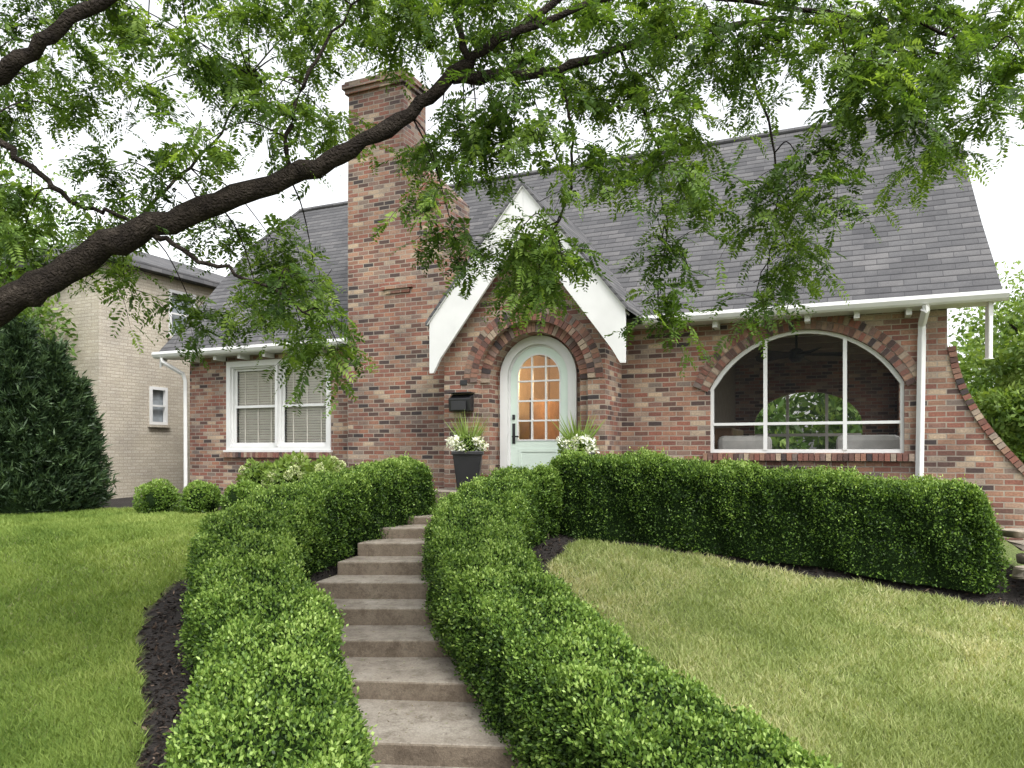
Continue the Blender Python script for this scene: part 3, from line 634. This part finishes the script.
# ------------------------------------------------------------ generic trees
def crown(par,name,c,R3,nclump,per,ll,mat,sd=.14,base=.45,cr=.28):
    c=np.array(c,float); R3=np.array(R3,float)
    d=norm(rng.normal(size=(nclump,3))); cc=c+d*R3*(rng.random((nclump,1))**.45)*.92
    rr=cr*R3.mean()*(.6+.8*rng.random(nclump))
    dd=norm(rng.normal(size=(nclump,per,3))); Q=cc[:,None]+dd*rr[:,None,None]*(rng.random((nclump,per,1))**.4)*np.array([1,1,.7])
    Q=Q.reshape(-1,3); dd=dd.reshape(-1,3); n=len(Q)
    D=norm(dd*.6+rng.normal(size=(n,3))*.7)
    rv=base+sd*rng.normal(size=n)+.18*dd[:,2]+np.repeat(rng.normal(size=nclump)*.1,per)
    return fast_mesh(name,leaves(Q,D,ll*(.6+.8*rng.random(n)),ll*.5),4,mat,par,rv)
M_TL=leaf_mat('tree_leaf',[(0,(.025,.05,.01)),(.4,(.06,.12,.02)),(.75,(.14,.22,.045)),(1,(.26,.36,.09))],.3)
M_EV=leaf_mat('evergreen_leaf',[(0,(.006,.014,.006)),(.5,(.024,.048,.020)),(1,(.07,.115,.045))],.1)
def tree(name,x,y,h,R3,mat=None,ncl=90,per=260,ll=.16,base=.5):
    p=empty(name); z0=-1.2; tv,tf=tube_data([(x,y,z0),(x+.1,y,z0+h*.35),(x-.1,y+.1,z0+h*.7)],[h*.035,h*.025,h*.01],10); mesh_obj('trunk',tv,tf,M_BARK,p,True)
    for k in range(7):
        a=k*.9; e=(x+math.cos(a)*R3[0]*.6,y+math.sin(a)*R3[1]*.6,z0+h*(.55+.05*(k%4))); tv,tf=tube_data([(x+.1,y,z0+h*.32),tuple((np.array(e)+np.array([x,y,z0+h*.4]))/2),e],[h*.016,h*.01,h*.004],6); mesh_obj('limb',tv,tf,M_BARK,p)
    crown(p,'foliage',(x,y,z0+h-R3[2]),R3,ncl,per,ll,mat or M_TL,base=base); return p
tree('shade_tree',-12.5,17.5,7.4,(3.2,3,3.0),base=.6)
tree('shade_tree',13.6,17.6,6.2,(2.7,3,2.9),base=.68)
tree('shade_tree',9.8,13.2,3.4,(1.5,1.4,1.6),ll=.12,base=.62)
tree('shade_tree',19,25,8.5,(4,4,4),base=.65)
tree('shade_tree',-19,26,12,(5,5,5),base=.55)
dt=empty('distant_trees')
for x in range(-60,64,8):
    crown(dt,'foliage',(x+random.uniform(-2,2),46+random.uniform(-4,4),2.5+random.uniform(-1,.5)),(5.5,4,4.5),30,120,.55,M_TL,base=.5)
def evergreen(x,y,h,r):
    p=empty('evergreen_tree'); z0=-1.15; n=24000; t=rng.random(n)**.85; a=rng.random(n)*6.28
    br=np.sin(a*5+t*22+x)+.8*np.sin(a*9-t*40)+.7*np.sin(a*3+t*61)
    rad=r*np.clip(1.05-t,0,1)**.7*(1+.24*br)*(1-.45*rng.random(n)**2)*np.minimum(1,.75+t*3)
    Q=np.stack([x+np.cos(a)*rad,y+np.sin(a)*rad,z0+.05+t*h+.10*br],-1)
    o=np.stack([np.cos(a),np.sin(a),.8+0*a],-1); D=norm(o+rng.normal(size=(n,3))*.6)
    fast_mesh('foliage',leaves(Q,D,.06+.15*rng.random(n)**2,.026),4,M_EV,p,.45+.22*rng.normal(size=n)+.16*br)
    tv,tf=tube_data([(x,y,z0),(x,y,z0+h*.95)],[.08,.02],8); mesh_obj('trunk',tv,tf,M_BARK,p)
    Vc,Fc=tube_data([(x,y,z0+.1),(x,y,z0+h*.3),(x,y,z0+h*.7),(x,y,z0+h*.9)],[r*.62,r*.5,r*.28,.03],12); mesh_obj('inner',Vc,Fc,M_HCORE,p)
for (x,y,h,r) in ((-9.0,12.9,3.5,.85),(-8.4,12.75,3.2,.68),(-7.95,13.0,2.8,.55),(-9.8,12.7,3.6,.9),(-7.7,13.3,2.2,.42)): evergreen(x,y,h,r)
st=empty('stone_retaining_wall')
for i,(x,y,z,w,h) in enumerate(((5.85,7.95,-1.36,.4,.12),(6.25,7.9,-1.33,.4,.14),(6.0,8.1,-1.22,.4,.1),(6.4,8.05,-1.17,.4,.12),(6.0,7.6,-1.52,.35,.1),(6.8,7.8,-1.2,.5,.3),(6.05,8.3,-1.1,.35,.1),(6.5,8.2,-1.04,.4,.12),(6.05,8.5,-.98,.35,.09))):
    x-=.26
    V=[(x+a*w/2+rng.normal()*.05,y+b*.16+rng.normal()*.03,z+c*h+rng.normal()*.018) for c in (0,1) for a,b in ((-1,-1),(1,-1),(1,1),(-1,1))]
    hexa('stone_%d'%i,V,M_STONE,st,.03)

# ------------------------------------------------------------ foreground honey locust
T=empty('honey_locust_tree')
BR=[]
def branch(pts,r0,r1,n=5):
    P=smooth_path(pts,n); P=P+np.concatenate([np.zeros((1,3)),rng.normal(size=(len(P)-2,3))*.012,np.zeros((1,3))]); R_=np.linspace(r0,r1,len(P))*(1+.07*rng.normal(size=len(P))); BR.append((P,R_)); return P
wood=Acc()
branch([(-5.2,4.9,-2.5),(-5.15,4.9,-1.8),(-5.0,4.85,-.9),(-4.8,4.85,0),(-4.6,4.8,.9),(-4.4,4.7,1.8),(-4.2,4.6,2.8),(-4.1,4.5,4.0)],.30,.09)
branch([(-4.85,4.85,-.2),(-4.2,4.85,.45),(-3.345,4.9,.93),(-3.01,5,1.17),(-2.61,5,1.41),(-2.12,5.1,1.62),(-1.54,5.2,1.89),(-1.12,5.2,2.09),(-.72,5.3,2.37),(-.40,5.3,2.65),(-.16,5.3,2.86),(.2,5.4,3.13),(.65,5.5,3.6)],.118,.018)
branch([(-.42,5.3,2.63),(-.09,5.4,2.70),(.36,5.6,2.84),(.84,5.8,3.1),(1.5,6,3.36),(2.38,6.2,3.55),(3.26,6.3,3.44),(3.9,6.3,3.2)],.045,.012)
branch([(-4.35,4.7,1.7),(-3.7,4.6,2.0),(-3.14,4.6,2.3),(-2.83,4.6,2.54),(-2.5,4.7,2.85),(-1.9,4.8,3.2)],.065,.03)
branch([(-4.55,4.8,1.0),(-4.3,5.0,1.9),(-3.9,5.1,2.25),(-3.55,5.2,2.15),(-3.27,5.2,1.9),(-3.0,5.2,1.7),(-2.75,5.2,1.63),(-2.45,5.2,1.5)],.035,.01)
branch([(-2.45,5.03,1.48),(-2.2,5.0,1.33),(-1.9,5.0,1.2),(-1.6,5.0,1.08),(-1.35,5.0,.9)],.02,.006)
branch([(-3.01,5,1.17),(-2.9,5.4,1.5),(-2.6,5.7,2.0),(-2.3,5.9,2.5),(-2.1,6,3.0)],.018,.007)
branch([(-1.54,5.2,1.89),(-1.5,5.1,2.3),(-1.3,5.2,2.8),(-1.0,5.3,3.3)],.018,.007)
branch([(-.3,5.3,2.75),(-.38,5.3,3.0),(-.42,5.3,3.4)],.03,.015)
branch([(.36,5.6,2.84),(.45,5.6,2.4),(.42,5.6,1.95),(.3,5.5,1.6),(.2,5.5,1.45)],.014,.005)
branch([(.84,5.8,3.1),(1.1,5.9,2.5),(1.2,5.9,1.8),(1.15,5.9,1.2)],.013,.004)
branch([(1.7,6,3.4),(2.0,6.1,2.9),(2.15,6.1,2.3),(2.1,6,1.7),(1.95,6,1.25)],.013,.004)
branch([(2.7,6.2,3.52),(3.0,6.2,3.0),(3.2,6.2,2.4)],.012,.005)
branch([(.0,5.35,2.98),(.9,5.4,3.3),(1.9,5.5,3.25),(2.9,5.6,3.2),(3.6,5.6,3.0)],.025,.01)
for P,R_ in BR:
    V,F=tube_data(P,R_,10); wood.add(V,F)
ALL=np.concatenate([P for P,_ in BR[1:]])
CL=[(-3.6,3.1),(-3.2,2.95),(-2.65,3.1),(-3.3,2.5),(-2.75,2.65),(-3.05,2.05),(-3.5,1.9),(-3.6,1.55),(-2.3,2.9),(-1.95,3.15),(-1.5,2.85),(-1.8,2.5),(-2.3,2.3),(-1.35,3.15),(-1.3,2.4),(-2.6,1.95),(-2.2,1.6),(-1.75,1.5),(-1.85,1.1),(-1.5,.9),(-1.33,.78),(-2.3,1.0),(-2.9,1.25),(-1.4,1.3),(-3.0,1.7),
(-.8,3.1),(-.45,3.25),(-.58,2.2),(-.5,1.9),(-.45,1.55),(-.1,3.15),(-.1,2.5),(-.2,2.2),(.3,2.35),(.2,3.1),(.65,3.15),(.65,2.6),(.55,2.1),(.15,1.45),(.05,1.32),(.3,1.3),(.2,1.2),(1.0,2.15),(1.3,2.35),(1.4,2.85),(1.0,3.0),(1.25,1.85),(1.1,1.5),(1.12,1.05),
(1.8,3.1),(1.9,2.6),(2.1,2.15),(1.9,1.7),(2.1,1.5),(1.85,1.15),(2.4,2.85),(2.5,2.45),(2.35,1.9),(2.85,3.0),(2.9,2.5),(3.0,2.15),(3.35,2.85),(3.4,2.5),(3.7,2.9),(3.2,3.2),(3.6,3.25),(2.6,3.2),(2.2,3.25),(1.4,3.25),
(-3.7,2.5),(-3.9,2.9),(-3.4,3.4),(-2.3,3.4),(-1.2,3.4),(-.2,3.45),(.9,3.5),(2,3.5),(3,3.5),(-.3,2.35),
(-2.95,3.3),(-2.0,2.8),(-1.6,3.3),(-3.45,2.75),(-1.0,3.1),(.45,2.75),(.05,2.75),(.9,2.75),(1.15,2.6),(1.6,3.0),(2.3,3.05),(2.65,2.75),(3.1,2.75),(3.0,3.3),(3.5,3.05),(.35,3.35),(1.15,3.3),(-.7,3.35),(.12,1.6),(.35,1.42),(1.9,1.95),(1.2,2.1),(-2.1,2.65),(2.0,1.35),(-1.6,1.2)]
FB=[];FD=[];FL=[];FR=[]
for ci,(x,z) in enumerate(CL):
    y=5.5+random.uniform(-.5,.7); k=y/5.5; c=np.array([x*k+random.uniform(-.06,.06),y,z*k+random.uniform(-.05,.05)])
    j=np.argmin(np.linalg.norm(ALL-c-np.array([0,0,.25]),axis=1)); a=ALL[j]; mid=(a+c)/2+np.array([0,0,.12])
    V,F=tube_data(smooth_path([a,mid,c],4),np.linspace(.007,.003,9),5); wood.add(V,F)
    cb=random.uniform(-.14,.14); nt2=random.randint(9,15) if c[2]/c[1]>.42 else random.randint(8,12)
    for t in range(nt2):
        d=norm(rng.normal(size=3)*np.array([1,.9,.5])+np.array([0,0,-.15])); ln=random.uniform(.16,.38)*(1.1 if x>1.7 else 1)
        p0=c+rng.normal(size=3)*.07; p1=p0+d*ln*.5; p2=p0+d*ln*.95+np.array([0,0,-ln*.35])
        tp=smooth_path([p0,p1,p2],3); V,F=tube_data(tp,np.linspace(.0032,.0012,len(tp)),3); wood.add(V,F)
        for q in np.linspace(.12,1,7):
            f=q*(len(tp)-1); i0=int(min(f,len(tp)-2)); p=tp[i0]+(tp[i0+1]-tp[i0])*(f-i0); td=norm(tp[i0+1]-tp[i0])
            fd=norm(td*.5+rng.normal(size=3)*np.array([.8,.8,.35])+np.array([0,0,-.12]))
            FB.append(p);FD.append(fd);FL.append(random.uniform(.11,.20)*k);FR.append(.58+cb+random.gauss(0,.15))
FB=np.array(FB);FD=np.array(FD);FL=np.array(FL);FR=np.array(FR); nF=len(FB)
UP=norm(np.array([0,0,1.])+rng.normal(size=(nF,3))*.5); S=norm(np.cross(FD,UP)); UPn=np.cross(S,FD)
NP=9; VV=[];RR=[]
for i in range(NP):
    f=(i+.8)/NP
    base=FB+FD*(FL*f)[:,None]-np.array([0,0,1.])*(FL*f*f*.3)[:,None]
    for sg in (-1,1):
        D=norm(S*sg+FD*.55-UPn*.18+rng.normal(size=(nF,3))*.15)
        L_=(.024+.018*math.sin(math.pi*min(1,f*1.02)))*(1+.15*rng.normal(size=nF)); 
        VV.append(leaves(base,D,L_*1.25,L_*.5,UPn+rng.normal(size=(nF,3))*.3)); RR.append(FR+.06*rng.normal(size=nF))
wood.make('limbs',M_BARK,T,True)
M_LOC=leaf_mat('locust_leaf',[(0,(.016,.036,.009)),(.35,(.045,.088,.018)),(.6,(.09,.155,.03)),(.85,(.18,.27,.055)),(1,(.29,.40,.10))],.48,.5,.2)
fast_mesh('foliage',np.concatenate(VV),4,M_LOC,T,np.concatenate(RR))
print('locust leaflets',nF*NP*2)

# ------------------------------------------------------------ light, world, camera
w=bpy.data.worlds.new('World'); scene.world=w; w.use_nodes=True; nt=w.node_tree; nt.nodes.clear()
out=nt.nodes.new('ShaderNodeOutputWorld'); bg=nt.nodes.new('ShaderNodeBackground'); sky=nt.nodes.new('ShaderNodeTexSky')
sky.sky_type='NISHITA'; sky.sun_disc=False; EL=math.radians(55); AZ=math.radians(150)
sky.sun_elevation=EL; sky.sun_rotation=AZ; sky.dust_density=4; sky.air_density=1.2
hs=nt.nodes.new('ShaderNodeHueSaturation'); hs.inputs['Saturation'].default_value=.12; hs.inputs['Value'].default_value=2.75
nt.links.new(sky.outputs[0],hs.inputs['Color']); nt.links.new(hs.outputs[0],bg.inputs[0]); nt.links.new(bg.outputs[0],out.inputs[0]); bg.inputs[1].default_value=.15
sd=bpy.data.lights.new('sun','SUN'); sd.energy=1.3; sd.angle=math.radians(14); sd.color=(1,.97,.92)
so=bpy.data.objects.new('sun',sd); COL.objects.link(so)
dirv=Vector((math.sin(AZ)*math.cos(EL),math.cos(AZ)*math.cos(EL),math.sin(EL)))
so.rotation_euler=dirv.to_track_quat('Z','Y').to_euler()
cd=bpy.data.cameras.new('camera'); cam=bpy.data.objects.new('camera',cd); COL.objects.link(cam)
cam.location=(0,0,0); cam.rotation_euler=(math.radians(90),0,0); cd.lens=36*750/1024; cd.sensor_width=36; cd.shift_y=66/1024; cd.clip_end=3000; cd.clip_start=.05
scene.camera=cam
scene.view_settings.view_transform='Standard'; scene.view_settings.look='None'; scene.view_settings.exposure=0
